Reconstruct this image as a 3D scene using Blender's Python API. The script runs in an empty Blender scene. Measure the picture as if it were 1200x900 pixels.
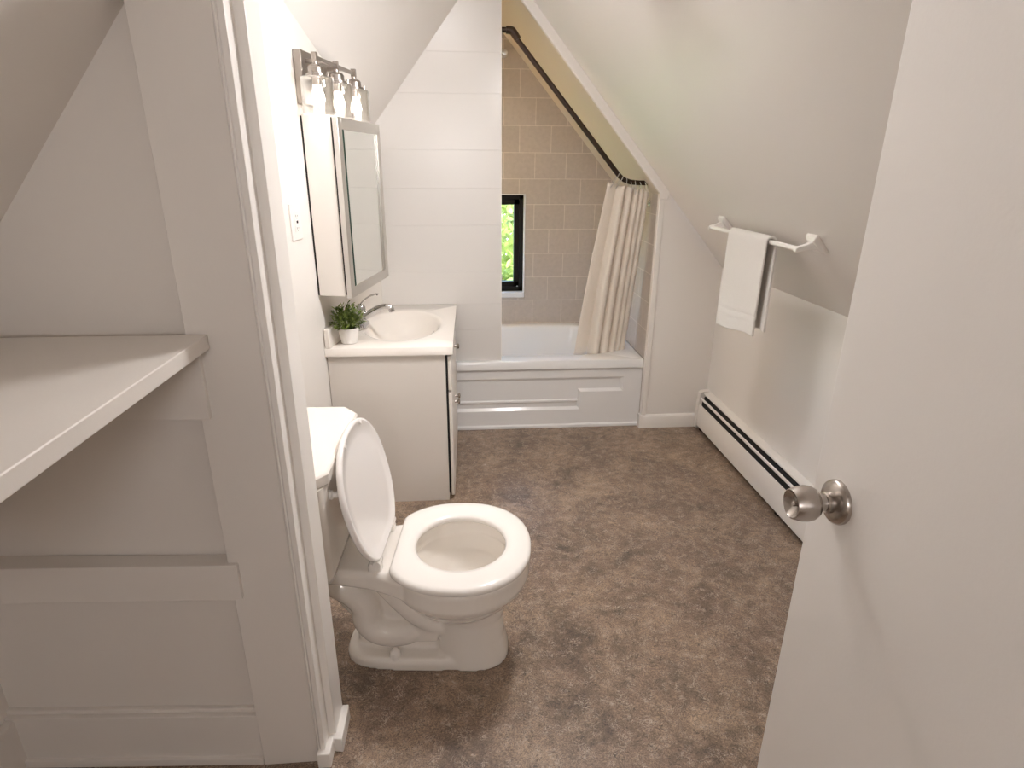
import bpy, bmesh, math, random
from mathutils import Vector, Matrix
from math import sin, cos, pi, radians, atan2, hypot

S = bpy.context.scene
COL = S.collection

# ------------------------------------------------------------------ camera
cam_d = bpy.data.cameras.new('camera')
cam_d.sensor_width = 36.0
cam_d.lens = 706.3 / 1200 * 36.0
cam_d.clip_start = 0.02
cam = bpy.data.objects.new('camera', cam_d)
COL.objects.link(cam)
CR = ((0.99664549, 0.02188026, 0.07886082), (-0.08157942, 0.34243329, 0.93599372), (0.00652478, 0.93928733, -0.34306958))
cam.matrix_world = Matrix(((CR[0][0], CR[0][1], -CR[0][2], 0.0),
                           (CR[1][0], CR[1][1], -CR[1][2], 0.0),
                           (CR[2][0], CR[2][1], -CR[2][2], 1.45),
                           (0, 0, 0, 1)))
S.camera = cam

# ------------------------------------------------------------------ light and exposure
S.view_settings.view_transform = 'Standard'
S.view_settings.look = 'None'
S.view_settings.gamma = 1.0
S.view_settings.use_curve_mapping = False
S.view_settings.exposure = 0.18
S.cycles.max_bounces = 14
S.cycles.diffuse_bounces = 9
S.cycles.glossy_bounces = 5
S.cycles.transparent_max_bounces = 12
BULB_POWER = 17.0          # emission strength of each vanity bulb
BULB_COLOR = (1.0, 0.92, 0.86)
DOME_POWER = 108.0           # emission strength of the ceiling fixture's diffuser
DOME_COLOR = (1.0, 0.965, 0.96)
HALL_FILL_POWER = 49.0  # emission strength of the added, unseen hall fill lamp
RIDGE_POWER = 24.0
RIDGE_COLOR = (1.0, 0.965, 0.96)
SHOWER_POWER = 46.0
SHOWER_COLOR = (1.0, 0.72, 0.42)
HALL_FILL_COLOR = (1.0, 0.97, 0.98)

W = bpy.data.worlds.new('sky'); S.world = W; W.use_nodes = True
wn = W.node_tree.nodes; wl = W.node_tree.links
sky = wn.new('ShaderNodeTexSky'); sky.sky_type = 'NISHITA'; sky.sun_disc = False
sky.sun_elevation = radians(48); sky.sun_rotation = radians(200)
wn['Background'].inputs['Strength'].default_value = 3.8
wl.new(sky.outputs[0], wn['Background'].inputs['Color'])
sun_d = bpy.data.lights.new('sun', 'SUN'); sun_d.energy = 3.0; sun_d.angle = radians(1); sun_d.color = (1.0, 0.95, 0.85)
sun = bpy.data.objects.new('sun', sun_d); COL.objects.link(sun)
sun.rotation_euler = (radians(42), 0, radians(20))

# ------------------------------------------------------------------ materials
def mat(name, color, rough=0.5, metal=0.0, spec=0.5, bump=0.0, bscale=200.0, coat=0.0, trans=0.0):
    m = bpy.data.materials.new(name); m.use_nodes = True
    nt = m.node_tree; b = nt.nodes['Principled BSDF']
    b.inputs['Base Color'].default_value = (*color, 1)
    b.inputs['Roughness'].default_value = rough
    b.inputs['Metallic'].default_value = metal
    b.inputs['Specular IOR Level'].default_value = spec
    b.inputs['Coat Weight'].default_value = coat
    b.inputs['Coat Roughness'].default_value = 0.05
    if bump > 0:
        tc = nt.nodes.new('ShaderNodeTexCoord'); n = nt.nodes.new('ShaderNodeTexNoise')
        n.inputs['Scale'].default_value = bscale; n.inputs['Detail'].default_value = 3
        bp = nt.nodes.new('ShaderNodeBump'); bp.inputs['Strength'].default_value = bump; bp.inputs['Distance'].default_value = 0.002
        nt.links.new(tc.outputs['Object'], n.inputs['Vector'])
        nt.links.new(n.outputs['Fac'], bp.inputs['Height']); nt.links.new(bp.outputs['Normal'], b.inputs['Normal'])
    return m

def emit(name, color, strength):
    m = bpy.data.materials.new(name); m.use_nodes = True
    nt = m.node_tree; nt.nodes.clear()
    e = nt.nodes.new('ShaderNodeEmission'); o = nt.nodes.new('ShaderNodeOutputMaterial')
    e.inputs['Color'].default_value = (*color, 1); e.inputs['Strength'].default_value = strength
    nt.links.new(e.outputs[0], o.inputs['Surface'])
    return m

def glass(name, tint=(1, 1, 1), refl=0.12, rough=0.02):
    m = bpy.data.materials.new(name); m.use_nodes = True
    nt = m.node_tree; nt.nodes.clear()
    o = nt.nodes.new('ShaderNodeOutputMaterial'); mx = nt.nodes.new('ShaderNodeMixShader')
    t = nt.nodes.new('ShaderNodeBsdfTransparent'); g = nt.nodes.new('ShaderNodeBsdfGlossy')
    lw = nt.nodes.new('ShaderNodeLayerWeight'); lw.inputs['Blend'].default_value = 0.25
    mr = nt.nodes.new('ShaderNodeMapRange'); mr.inputs['To Min'].default_value = refl * 0.4; mr.inputs['To Max'].default_value = min(1, refl * 5)
    t.inputs['Color'].default_value = (*tint, 1); g.inputs['Roughness'].default_value = rough
    nt.links.new(lw.outputs['Facing'], mr.inputs['Value']); nt.links.new(mr.outputs[0], mx.inputs['Fac'])
    nt.links.new(t.outputs[0], mx.inputs[1]); nt.links.new(g.outputs[0], mx.inputs[2]); nt.links.new(mx.outputs[0], o.inputs['Surface'])
    return m

def floor_material():
    m = bpy.data.materials.new('marbled_linoleum'); m.use_nodes = True
    nt = m.node_tree; b = nt.nodes['Principled BSDF']; N = nt.nodes.new; Lk = nt.links.new
    tc = N('ShaderNodeTexCoord')
    def noise(scale, detail, rough=0.6, dist=0.0):
        n = N('ShaderNodeTexNoise'); n.inputs['Scale'].default_value = scale; n.inputs['Detail'].default_value = detail
        n.inputs['Roughness'].default_value = rough; n.inputs['Distortion'].default_value = dist
        Lk(tc.outputs['Object'], n.inputs['Vector']); return n
    def ramp(src, stops):
        r = N('ShaderNodeValToRGB'); e = r.color_ramp.elements
        while len(e) < len(stops): e.new(0.5)
        for k, (p, c) in enumerate(stops): e[k].position = p; e[k].color = (*c, 1)
        Lk(src, r.inputs['Fac']); return r
    def mix(kind, fac, a, c):
        x = N('ShaderNodeMix'); x.data_type = 'RGBA'; x.blend_type = kind
        if isinstance(fac, float): x.inputs['Factor'].default_value = fac
        else: Lk(fac, x.inputs['Factor'])
        Lk(a, x.inputs['A'])
        if isinstance(c, tuple): x.inputs['B'].default_value = (*c, 1)
        else: Lk(c, x.inputs['B'])
        return x.outputs['Result']
    big = noise(5.0, 9, 0.72, 0.5)
    c1 = ramp(big.outputs['Fac'], [(0.34, (0.108, 0.079, 0.060)), (0.46, (0.216, 0.156, 0.114)), (0.55, (0.302, 0.220, 0.160)), (0.68, (0.435, 0.322, 0.226))]).outputs['Color']
    tint = noise(3.1, 7, 0.7, 0.4)
    t1 = ramp(tint.outputs['Fac'], [(0.42, (0, 0, 0)), (0.60, (1, 1, 1))]).outputs['Color']
    c2 = mix('MIX', t1, c1, (0.218, 0.152, 0.115)); c2 = mix('MIX', 0.60, c1, c2)
    fine = noise(72, 4, 0.72, 3.5)
    f1 = ramp(fine.outputs['Fac'], [(0.30, (0.34, 0.33, 0.32)), (0.5, (0.96, 0.96, 0.96)), (0.70, (1.85, 1.78, 1.66))]).outputs['Color']
    c3 = mix('MULTIPLY', 1.0, c2, f1)
    # pale curling flecks: thin iso-lines of a distorted noise, broken up by a second one
    def flecks(scale, dist, width, brk, lo, hi):
        sq = noise(scale, 1.0, 0.5, dist)
        ab = N('ShaderNodeMath'); ab.operation = 'SUBTRACT'; ab.inputs[1].default_value = 0.5; Lk(sq.outputs['Fac'], ab.inputs[0])
        a2 = N('ShaderNodeMath'); a2.operation = 'ABSOLUTE'; Lk(ab.outputs[0], a2.inputs[0])
        ln = N('ShaderNodeMapRange'); ln.inputs['From Min'].default_value = 0.0; ln.inputs['From Max'].default_value = width
        ln.inputs['To Min'].default_value = 1.0; ln.inputs['To Max'].default_value = 0.0; Lk(a2.outputs[0], ln.inputs['Value'])
        br = noise(brk, 2, 0.5, 0.0)
        bm = ramp(br.outputs['Fac'], [(lo, (0, 0, 0)), (hi, (1, 1, 1))])
        mu = N('ShaderNodeMath'); mu.operation = 'MULTIPLY'; Lk(ln.outputs[0], mu.inputs[0]); Lk(bm.outputs['Color'], mu.inputs[1])
        m3 = N('ShaderNodeMath'); m3.operation = 'MULTIPLY'; m3.inputs[1].default_value = 1.0; Lk(mu.outputs[0], m3.inputs[0])
        return m3.outputs[0]
    c4 = mix('MIX', flecks(30, 4.5, 0.050, 26, 0.47, 0.58), c3, (0.50, 0.415, 0.335))
    c4 = mix('MIX', flecks(27, 5.0, 0.045, 22, 0.50, 0.60), c4, (0.070, 0.054, 0.043))
    Lk(c4, b.inputs['Base Color'])
    b.inputs['Roughness'].default_value = 0.40; b.inputs['Specular IOR Level'].default_value = 0.5
    bp = N('ShaderNodeBump'); bp.inputs['Strength'].default_value = 0.12; bp.inputs['Distance'].default_value = 0.001
    Lk(fine.outputs['Fac'], bp.inputs['Height']); Lk(bp.outputs['Normal'], b.inputs['Normal'])
    return m

def tile_material(name, axis, z0, off):
    """8 x 6 inch running-bond wall tile; axis = 'X' or 'Y' is the horizontal run of the wall."""
    m = bpy.data.materials.new(name); m.use_nodes = True
    nt = m.node_tree; b = nt.nodes['Principled BSDF']; N = nt.nodes.new; Lk = nt.links.new
    tc = N('ShaderNodeTexCoord'); sp = N('ShaderNodeSeparateXYZ'); cb = N('ShaderNodeCombineXYZ')
    Lk(tc.outputs['Object'], sp.inputs[0])
    a = N('ShaderNodeMath'); a.operation = 'ADD'; a.inputs[1].default_value = off; Lk(sp.outputs[axis], a.inputs[0])
    z = N('ShaderNodeMath'); z.operation = 'SUBTRACT'; z.inputs[1].default_value = z0; Lk(sp.outputs['Z'], z.inputs[0])
    Lk(a.outputs[0], cb.inputs['X']); Lk(z.outputs[0], cb.inputs['Y'])
    bt = N('ShaderNodeTexBrick'); bt.offset = 0.5; bt.offset_frequency = 2
    bt.inputs['Scale'].default_value = 1.0; bt.inputs['Brick Width'].default_value = 0.2; bt.inputs['Row Height'].default_value = 0.157
    bt.inputs['Mortar Size'].default_value = 0.0022; bt.inputs['Mortar Smooth'].default_value = 0.2
    bt.inputs['Color1'].default_value = (0.535, 0.475, 0.425, 1); bt.inputs['Color2'].default_value = (0.50, 0.445, 0.395, 1)
    bt.inputs['Mortar'].default_value = (0.70, 0.64, 0.57, 1)
    Lk(cb.outputs[0], bt.inputs['Vector'])
    n = N('ShaderNodeTexNoise'); n.inputs['Scale'].default_value = 45; n.inputs['Detail'].default_value = 5; n.inputs['Roughness'].default_value = 0.7
    Lk(tc.outputs['Object'], n.inputs['Vector'])
    r = N('ShaderNodeMapRange'); r.inputs['To Min'].default_value = 0.82; r.inputs['To Max'].default_value = 1.16; Lk(n.outputs['Fac'], r.inputs['Value'])
    mx = N('ShaderNodeMix'); mx.data_type = 'RGBA'; mx.blend_type = 'MULTIPLY'; mx.inputs['Factor'].default_value = 1.0
    Lk(bt.outputs['Color'], mx.inputs['A']); Lk(r.outputs[0], mx.inputs['B']); Lk(mx.outputs['Result'], b.inputs['Base Color'])
    b.inputs['Roughness'].default_value = 0.38
    bp = N('ShaderNodeBump'); bp.invert = True; bp.inputs['Strength'].default_value = 0.5; bp.inputs['Distance'].default_value = 0.0015
    Lk(bt.outputs['Fac'], bp.inputs['Height']); Lk(bp.outputs['Normal'], b.inputs['Normal'])
    return m

def cloth_material(name, color, scale=900.0, bump=0.35, streak=0.0):
    m = bpy.data.materials.new(name); m.use_nodes = True
    nt = m.node_tree; b = nt.nodes['Principled BSDF']; N = nt.nodes.new; Lk = nt.links.new
    tc = N('ShaderNodeTexCoord'); mp = N('ShaderNodeMapping'); mp.inputs['Scale'].default_value = (1, 1, 0.25 if streak else 1)
    n = N('ShaderNodeTexNoise'); n.inputs['Scale'].default_value = scale; n.inputs['Detail'].default_value = 2
    Lk(tc.outputs['Object'], mp.inputs['Vector']); Lk(mp.outputs[0], n.inputs['Vector'])
    r = N('ShaderNodeMapRange'); r.inputs['To Min'].default_value = 1 - 0.12; r.inputs['To Max'].default_value = 1.1; Lk(n.outputs['Fac'], r.inputs['Value'])
    mx = N('ShaderNodeMix'); mx.data_type = 'RGBA'; mx.blend_type = 'MULTIPLY'; mx.inputs['Factor'].default_value = 1.0
    mx.inputs['A'].default_value = (*color, 1); Lk(r.outputs[0], mx.inputs['B']); Lk(mx.outputs['Result'], b.inputs['Base Color'])
    b.inputs['Roughness'].default_value = 0.95; b.inputs['Specular IOR Level'].default_value = 0.1
    b.inputs['Sheen Weight'].default_value = 0.15
    bp = N('ShaderNodeBump'); bp.inputs['Strength'].default_value = bump; bp.inputs['Distance'].default_value = 0.002
    Lk(n.outputs['Fac'], bp.inputs['Height']); Lk(bp.outputs['Normal'], b.inputs['Normal'])
    return m

def leaf_material(name, c1, c2, trans=0.35):
    m = bpy.data.materials.new(name); m.use_nodes = True
    nt = m.node_tree; N = nt.nodes.new; Lk = nt.links.new
    b = nt.nodes['Principled BSDF']; o = nt.nodes['Material Output']
    g = N('ShaderNodeNewGeometry'); r = N('ShaderNodeValToRGB')
    r.color_ramp.elements[0].color = (*c1, 1); r.color_ramp.elements[1].color = (*c2, 1)
    Lk(g.outputs['Random Per Island'], r.inputs['Fac']); Lk(r.outputs['Color'], b.inputs['Base Color'])
    b.inputs['Roughness'].default_value = 0.45
    t = N('ShaderNodeBsdfTranslucent'); mx = N('ShaderNodeMixShader'); mx.inputs['Fac'].default_value = trans
    Lk(r.outputs['Color'], t.inputs['Color']); Lk(b.outputs[0], mx.inputs[1]); Lk(t.outputs[0], mx.inputs[2]); Lk(mx.outputs[0], o.inputs['Surface'])
    return m

def brushed(name, color, rough=0.3):
    m = mat(name, color, rough, 1.0)
    return m

M_wall = mat('warm_white_eggshell_paint', (0.835, 0.805, 0.765), 0.42, spec=0.4, bump=0.06, bscale=260)
M_slope = mat('ceiling_paint', (0.81, 0.785, 0.755), 0.40, spec=0.4, bump=0.07, bscale=260)
M_trim = mat('white_trim_gloss_paint', (0.84, 0.81, 0.77), 0.28, spec=0.5, bump=0.05, bscale=90)
M_board = mat('closet_painted_wood', (0.74, 0.70, 0.655), 0.40, spec=0.4, bump=0.08, bscale=120)
M_door = mat('door_paint', (0.83, 0.805, 0.775), 0.30, spec=0.5, bump=0.09, bscale=140)
M_wtile = mat('large_white_wall_tile', (0.73, 0.71, 0.685), 0.25, spec=0.5, bump=0.03, bscale=60)
M_floor = floor_material()
M_tileb = tile_material('beige_wall_tile', 'X', 0.418, 0.022)
M_tiler = tile_material('beige_wall_tile_side', 'Y', 0.418, 0.09)
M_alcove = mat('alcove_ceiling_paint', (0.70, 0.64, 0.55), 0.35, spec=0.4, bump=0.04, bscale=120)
M_porc = mat('white_vitreous_china', (0.84, 0.80, 0.745), 0.12, spec=0.5, coat=0.3)
M_seat = mat('white_seat_plastic', (0.87, 0.84, 0.80), 0.18, spec=0.5)
M_lid = mat('white_lid_plastic', (0.83, 0.80, 0.775), 0.16, spec=0.5)
M_tub = mat('white_acrylic_tub', (0.815, 0.815, 0.81), 0.16, spec=0.5, coat=0.2)
M_van = mat('vanity_white_laminate', (0.74, 0.70, 0.65), 0.35, spec=0.45)
M_vanf = mat('vanity_front_white', (0.82, 0.78, 0.73), 0.3)
M_top = mat('cultured_marble_white', (0.86, 0.815, 0.76), 0.14, spec=0.5, coat=0.2)
M_chrome = mat('polished_chrome', (0.62, 0.62, 0.63), 0.08, 1.0)
M_nickel = brushed('brushed_nickel', (0.47, 0.43, 0.395), 0.27)
M_fixture = brushed('brushed_nickel_fixture', (0.36, 0.325, 0.295), 0.30)
M_satin = brushed('satin_aluminium', (0.66, 0.64, 0.61), 0.32)
M_bronze = mat('dark_bronze_metal', (0.055, 0.036, 0.026), 0.32, 0.7)
M_black = mat('black_window_paint', (0.010, 0.009, 0.008), 0.5, spec=0.2)
M_dark = mat('dark_gap', (0.01, 0.009, 0.008), 0.7)  # near-black: shade painted into gaps and slots, also small dark parts
M_mirror = mat('mirror_silver', (0.88, 0.90, 0.875), 0.015, 1.0)
M_bevelg = mat('mirror_bevel_green', (0.006, 0.035, 0.024), 0.5, spec=0.1)
M_glass = glass('clear_shade_glass', (0.97, 0.965, 0.95), 0.26)
M_pane = glass('window_pane_glass', (0.97, 0.99, 0.98), 0.06)
M_bulb = emit('lit_bulb', BULB_COLOR, BULB_POWER)
M_dome = emit('lit_diffuser', DOME_COLOR, DOME_POWER)
M_shower = emit('lit_shower_diffuser', SHOWER_COLOR, SHOWER_POWER)
M_ridge = emit('lit_globe', RIDGE_COLOR, RIDGE_POWER)
M_hall_fill = emit('added_hall_fill_glow', HALL_FILL_COLOR, HALL_FILL_POWER)
M_enamel = mat('white_enamel', (0.82, 0.785, 0.735), 0.3)
M_white = mat('white_plastic', (0.85, 0.82, 0.79), 0.3)
M_curtain = cloth_material('cream_linen', (0.80, 0.735, 0.65), 700, 0.4, streak=1.0)
M_towel = cloth_material('white_terry', (0.86, 0.83, 0.79), 1100, 0.9)
M_leaf = leaf_material('boxwood_leaf', (0.06, 0.11, 0.02), (0.30, 0.38, 0.10), 0.25)
M_tree = leaf_material('bright_tree_leaf', (0.17, 0.225, 0.04), (0.50, 0.53, 0.17), 0.5)
M_bark = mat('grey_bark', (0.12, 0.09, 0.06), 0.9, bump=0.6, bscale=30)
M_soil = mat('dark_soil', (0.03, 0.022, 0.016), 0.95, bump=0.6, bscale=200)
M_lawn = mat('lawn', (0.20, 0.36, 0.07), 0.9, bump=0.6, bscale=20)
M_water = glass('still_water', (0.93, 0.94, 0.92), 0.10)
M_reveal = mat('white_window_reveal', (0.80, 0.83, 0.86), 0.3)
M_sillm = mat('pale_sill', (0.78, 0.82, 0.86), 0.25)

# ------------------------------------------------------------------ mesh helpers
def finish(name, bm, material, parent=None, bevel=0.0, seg=2, angle=35, smooth=True, kind=None):
    bmesh.ops.recalc_face_normals(bm, faces=bm.faces)
    me = bpy.data.meshes.new(name); bm.to_mesh(me); bm.free()
    for p in me.polygons: p.use_smooth = smooth
    if smooth: me.set_sharp_from_angle(angle=radians(angle))
    if material: me.materials.append(material)
    o = bpy.data.objects.new(name, me); COL.objects.link(o)
    if parent: o.parent = parent
    if bevel > 0:
        b = o.modifiers.new('bevel', 'BEVEL'); b.width = bevel; b.segments = seg; b.limit_method = 'ANGLE'; b.angle_limit = radians(40)
        b.harden_normals = False
    if kind: o['kind'] = kind
    return o

def tag(o, label, cat, group=None):
    o['label'] = label; o['category'] = cat
    if group: o['group'] = group
    return o

def thing(name, label, cat, loc=(0, 0, 0), rz=0.0, group=None):
    o = bpy.data.objects.new(name, None); COL.objects.link(o); o.empty_display_size = 0.05
    o.location = loc; o.rotation_euler = (0, 0, rz)
    return tag(o, label, cat, group)

def box(bm, x0, x1, y0, y1, z0, z1, mtx=None):
    vs = [bm.verts.new((x, y, z)) for x in (x0, x1) for y in (y0, y1) for z in (z0, z1)]
    for f in ((0, 1, 3, 2), (4, 6, 7, 5), (0, 4, 5, 1), (2, 3, 7, 6), (0, 2, 6, 4), (1, 5, 7, 3)):
        bm.faces.new([vs[i] for i in f])
    if mtx: bmesh.ops.transform(bm, matrix=mtx, verts=vs)
    return vs

def prism(bm, pts, d):
    """closed polygon pts (3-D) extruded by vector d"""
    d = Vector(d)
    a = [bm.verts.new(p) for p in pts]; b = [bm.verts.new(Vector(p) + d) for p in pts]
    bm.faces.new(a); bm.faces.new(b[::-1]); n = len(pts)
    for i in range(n): bm.faces.new((a[i], a[(i + 1) % n], b[(i + 1) % n], b[i]))
    return a + b

def loft(bm, rings, cap0=True, cap1=True, close=True):
    R = [[bm.verts.new(p) for p in r] for r in rings]
    n = len(R[0])
    for i in range(len(R) - 1):
        for j in range(n if close else n - 1):
            k = (j + 1) % n
            bm.faces.new((R[i][j], R[i][k], R[i + 1][k], R[i + 1][j]))
    if cap0: bm.faces.new(R[0][::-1])
    if cap1: bm.faces.new(R[-1])
    return R

def lathe(bm, prof, seg=32, mtx=None):
    """profile of (r, z) turned about z; r = 0 ends close to a point"""
    rings = []
    verts = []
    for r, z in prof:
        if r < 1e-6:
            v = bm.verts.new((0, 0, z)); rings.append([v]); verts.append(v)
        else:
            rg = [bm.verts.new((r * cos(2 * pi * i / seg), r * sin(2 * pi * i / seg), z)) for i in range(seg)]
            rings.append(rg); verts += rg
    for a, b in zip(rings, rings[1:]):
        if len(a) == 1 and len(b) == 1: continue
        for i in range(seg):
            k = (i + 1) % seg
            if len(a) == 1: bm.faces.new((a[0], b[k], b[i]))
            elif len(b) == 1: bm.faces.new((a[i], a[k], b[0]))
            else: bm.faces.new((a[i], a[k], b[k], b[i]))
    if mtx: bmesh.ops.transform(bm, matrix=mtx, verts=verts)
    return verts

def tube(bm, path, rad, seg=16, caps=True, closed=False, sub=0):
    P = [Vector(p) for p in path]
    rs = rad if isinstance(rad, (list, tuple)) else [rad] * len(P)
    if sub:
        Q, rq = [], []
        n = len(P)
        for i in range(n - 1):
            p0, p1, p2, p3 = P[max(i - 1, 0)], P[i], P[i + 1], P[min(i + 2, n - 1)]
            for s in range(sub):
                t = s / sub
                Q.append(0.5 * ((2 * p1) + (p2 - p0) * t + (2 * p0 - 5 * p1 + 4 * p2 - p3) * t * t + (3 * p1 - p0 - 3 * p2 + p3) * t ** 3))
                rq.append(rs[i] * (1 - t) + rs[i + 1] * t)
        Q.append(P[-1]); rq.append(rs[-1]); P, rs = Q, rq
    rings = []; n = len(P); up = None
    for i in range(n):
        if closed: t = (P[(i + 1) % n] - P[i - 1]).normalized()
        else: t = (P[min(i + 1, n - 1)] - P[max(i - 1, 0)]).normalized()
        if up is None: up = t.orthogonal().normalized()
        up = (up - t * up.dot(t))
        up = up.normalized() if up.length > 1e-6 else t.orthogonal().normalized()
        w = t.cross(up)
        rings.append([P[i] + (up * cos(2 * pi * j / seg) + w * sin(2 * pi * j / seg)) * rs[i] for j in range(seg)])
    if closed: rings.append(rings[0])
    R = loft(bm, rings, caps and not closed, caps and not closed)
    if closed: bmesh.ops.remove_doubles(bm, verts=[v for r in (R[0], R[-1]) for v in r], dist=1e-6)

def BM(): return bmesh.new()

def one(name, fn, material, parent=None, **kw):
    bm = BM(); fn(bm); return finish(name, bm, material, parent, **kw)

def bx(name, dims, material, parent=None, bevel=0.002, **kw):
    bm = BM(); box(bm, *dims); return finish(name, bm, material, parent, bevel=bevel, **kw)

def struct(name, fn, material, bevel=0.0, parent=None):
    bm = BM(); fn(bm); o = finish(name, bm, material, parent, bevel=bevel)
    o['kind'] = 'structure'; return o

# ------------------------------------------------------------------ key planes of the room
YT = 3.194                    # face of the tub apron
YB = 4.05                     # tiled back wall of the alcove
XR = 1.405                    # right knee wall
def zr(x): return 0.93 + 1.16 * (XR - x)           # right roof slope
TH = atan2(0.14, 0.80)        # the left wall runs ten degrees off the tub's axis
WX, WY = -0.57, 2.40
def wall_x(y): return WX + math.tan(TH) * (y - WY)
KL = 0.50
def zl(x, y): return 1.6 + 1.28 * (x + 0.43 + KL * (3.22 - y))   # left roof slope
def zc(x): return 1.691 + 1.178 * (x + 0.548)                     # roof slope over the closet

# ------------------------------------------------------------------ structure
struct('floor', lambda b: box(b, -1.6, 1.6, -1.5, 4.2, -0.06, 0.0), M_floor)

def f_right(b):
    box(b, XR, XR + 0.08, -1.5, 4.1, 0.0, 0.98)
struct('wall_right', f_right, M_wall)

def f_slope_r(b):
    x0, x1 = XR + 0.06, -0.60
    prism(b, [(x0, -1.5, zr(x0)), (x1, -1.5, zr(x1)), (x1 - 0.03, -1.5, zr(x1) + 0.06), (x0, -1.5, zr(x0) + 0.09)], (0, YT - 0.02 + 1.5, 0))
struct('ceiling', f_slope_r, M_slope)

def f_slope_l(b):
    pts = []
    for y in (1.2, 3.26):
        for x in (wall_x(y) - 0.06, 0.62):
            pts.append((x, y, zl(x, y)))
    a = [b.verts.new(p) for p in pts]; c = [b.verts.new((p[0], p[1], p[2] + 0.06)) for p in pts]
    for f in ((a[0], a[1], a[3], a[2]), (c[0], c[2], c[3], c[1]), (a[0], a[2], c[2], c[0]), (a[1], c[1], c[3], a[3]), (a[0], c[0], c[1], a[1]), (a[2], a[3], c[3], c[2])):
        b.faces.new(f)
struct('ceiling_left', f_slope_l, M_slope)

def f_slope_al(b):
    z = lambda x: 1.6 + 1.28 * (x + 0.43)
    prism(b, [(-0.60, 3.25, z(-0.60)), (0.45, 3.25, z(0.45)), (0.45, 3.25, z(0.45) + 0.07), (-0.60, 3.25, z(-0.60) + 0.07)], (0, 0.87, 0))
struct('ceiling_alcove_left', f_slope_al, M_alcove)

def f_slope_c(b):
    prism(b, [(-1.5, -1.5, zc(-1.5)), (0.42, -1.5, zc(0.42)), (0.42, -1.5, zc(0.42) + 0.07), (-1.5, -1.5, zc(-1.5) + 0.07)], (0, 2.73, 0))
struct('ceiling_closet', f_slope_c, M_board)

def f_left(b):
    y0, y1 = 1.22, 3.40
    d = Vector((-cos(TH), sin(TH), 0)) * 0.08
    p = [(wall_x(y0), y0, 0), (wall_x(y1), y1, 0)]
    q = [(p[1][0] + d.x, p[1][1] + d.y, 0), (p[0][0] + d.x, p[0][1] + d.y, 0)]
    prism(b, p + q, (0, 0, 2.9))
struct('wall_left', f_left, M_wall)

# partition between closet and bathroom: stub wall whose end is cased, plan polygon extruded to the roof
NB = [(-0.53, 1.196), (-1.25, 1.240)]            # niche back line
JX1, JX2, JY0, JY1, JY2 = -0.373, -0.354, 1.155, 1.200, 1.290
def f_stub(b):
    plan = [(-1.25, 1.30), (-1.25, 1.240), (-0.53, 1.196), (-0.40, 1.19), (-0.40, JY2)]
    prism(b, [(x, y, 0.0) for x, y in plan], (0, 0, 3.1))
    prism(b, [(-0.42, 1.20, 1.85), (0.75, 1.20, 3.23), (-0.42, 1.20, 3.23)], (0, 0.05, 0))
struct('wall_partition', f_stub, M_board)
struct('trim_1', lambda b: box(b, -0.530, -0.3945, 1.162, 1.21, 0.0, 2.35), M_board, 0.0015)      # wide flat casing board
def f_jamb(b):
    plan = [(-0.3945, 1.21), (-0.3945, 1.162), (-0.392, 1.157), (-0.3895, 1.1555), (-0.387, 1.159), (-0.3845, JY0), (JX1, JY0), (JX1, JY1), (JX2, JY1), (JX2, JY2), (-0.3945, JY2)]
    prism(b, [(x, y, 0.0) for x, y in plan], (0, 0, 2.35))
struct('trim_2', f_jamb, M_trim, 0.0015)
def f_jbase(b):
    t = 0.014
    p1 = [(-0.392, JY0 - t), (JX1 + t, JY0 - t), (JX1 + t, JY1 - t), (JX2 + 0.018, JY1 - t - 0.004), (JX2 + 0.018, JY2), (JX2 - 0.01, JY2), (JX2 - 0.01, JY1 + 0.01), (-0.392, JY1 + 0.01)]
    prism(b, [(x, y, 0.0) for x, y in p1], (0, 0, 0.048))
struct('baseboard_jamb', f_jbase, M_trim, 0.003)

# closet: left wall, its baseboard, the niche baseboard
struct('wall_closet', lambda b: box(b, -1.25, -1.15, -1.5, 1.29, 0.0, 1.05), M_board)
def f_nbase(b):
    def off(p, d): return (p[0] - 0.0913 * d, p[1] - 0.9958 * d)
    L0, R0 = (-1.15, 1.2340), (-0.531, 1.196)
    for (d, z0, z1) in ((0.024, 0.0, 0.155), (0.034, 0.0, 0.022), (0.012, 0.155, 0.168)):
        a, c = off(L0, d), off(R0, d)
        prism(b, [(L0[0], L0[1], z0), (R0[0], R0[1], z0), (c[0] + 0.002, c[1], z0), (a[0], a[1], z0)], (0, 0, z1 - z0))
struct('baseboard_closet', f_nbase, M_board, 0.002)
struct('baseboard_left', lambda b: box(b, -1.15, -1.128, -1.4, 1.235, 0.0, 0.15), M_board, 0.003)

# wing wall of large pale tiles between vanity and tub, standing on the tub deck
WGX0, WGX1, WGY0, WGY1 = -0.47, 0.208, 3.226, 3.292
GROOVES = [0.592, 0.735, 0.911, 1.149, 1.331, 1.513, 1.768, 1.947]
def f_wing(b):
    zs = [0.4125]
    for g in GROOVES: zs += [g - 0.0012, g, g + 0.0012]
    zs += [2.25, 2.42]
    prev = None
    def ztop(x): return min(zl(x, WGY0) + 0.03, zr(x) + 0.03)
    rings = []
    # front face with hairline joints
    prof = []
    for i, z in enumerate(zs):
        y = WGY0 + (0.0016 if z in GROOVES else 0.0)
        prof.append((y, z))
    pts = prof + [(WGY1, zs[-1]), (WGY1, zs[0])]
    prism(b, [(WGX0, y, z) for y, z in pts], (WGX1 - WGX0, 0, 0))
struct('wall_wing', f_wing, M_wtile)
struct('trim_3', lambda b: box(b, WGX1, WGX1 + 0.003, WGY0 - 0.002, WGY1 + 0.001, 0.4125, 2.3), M_trim)

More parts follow.
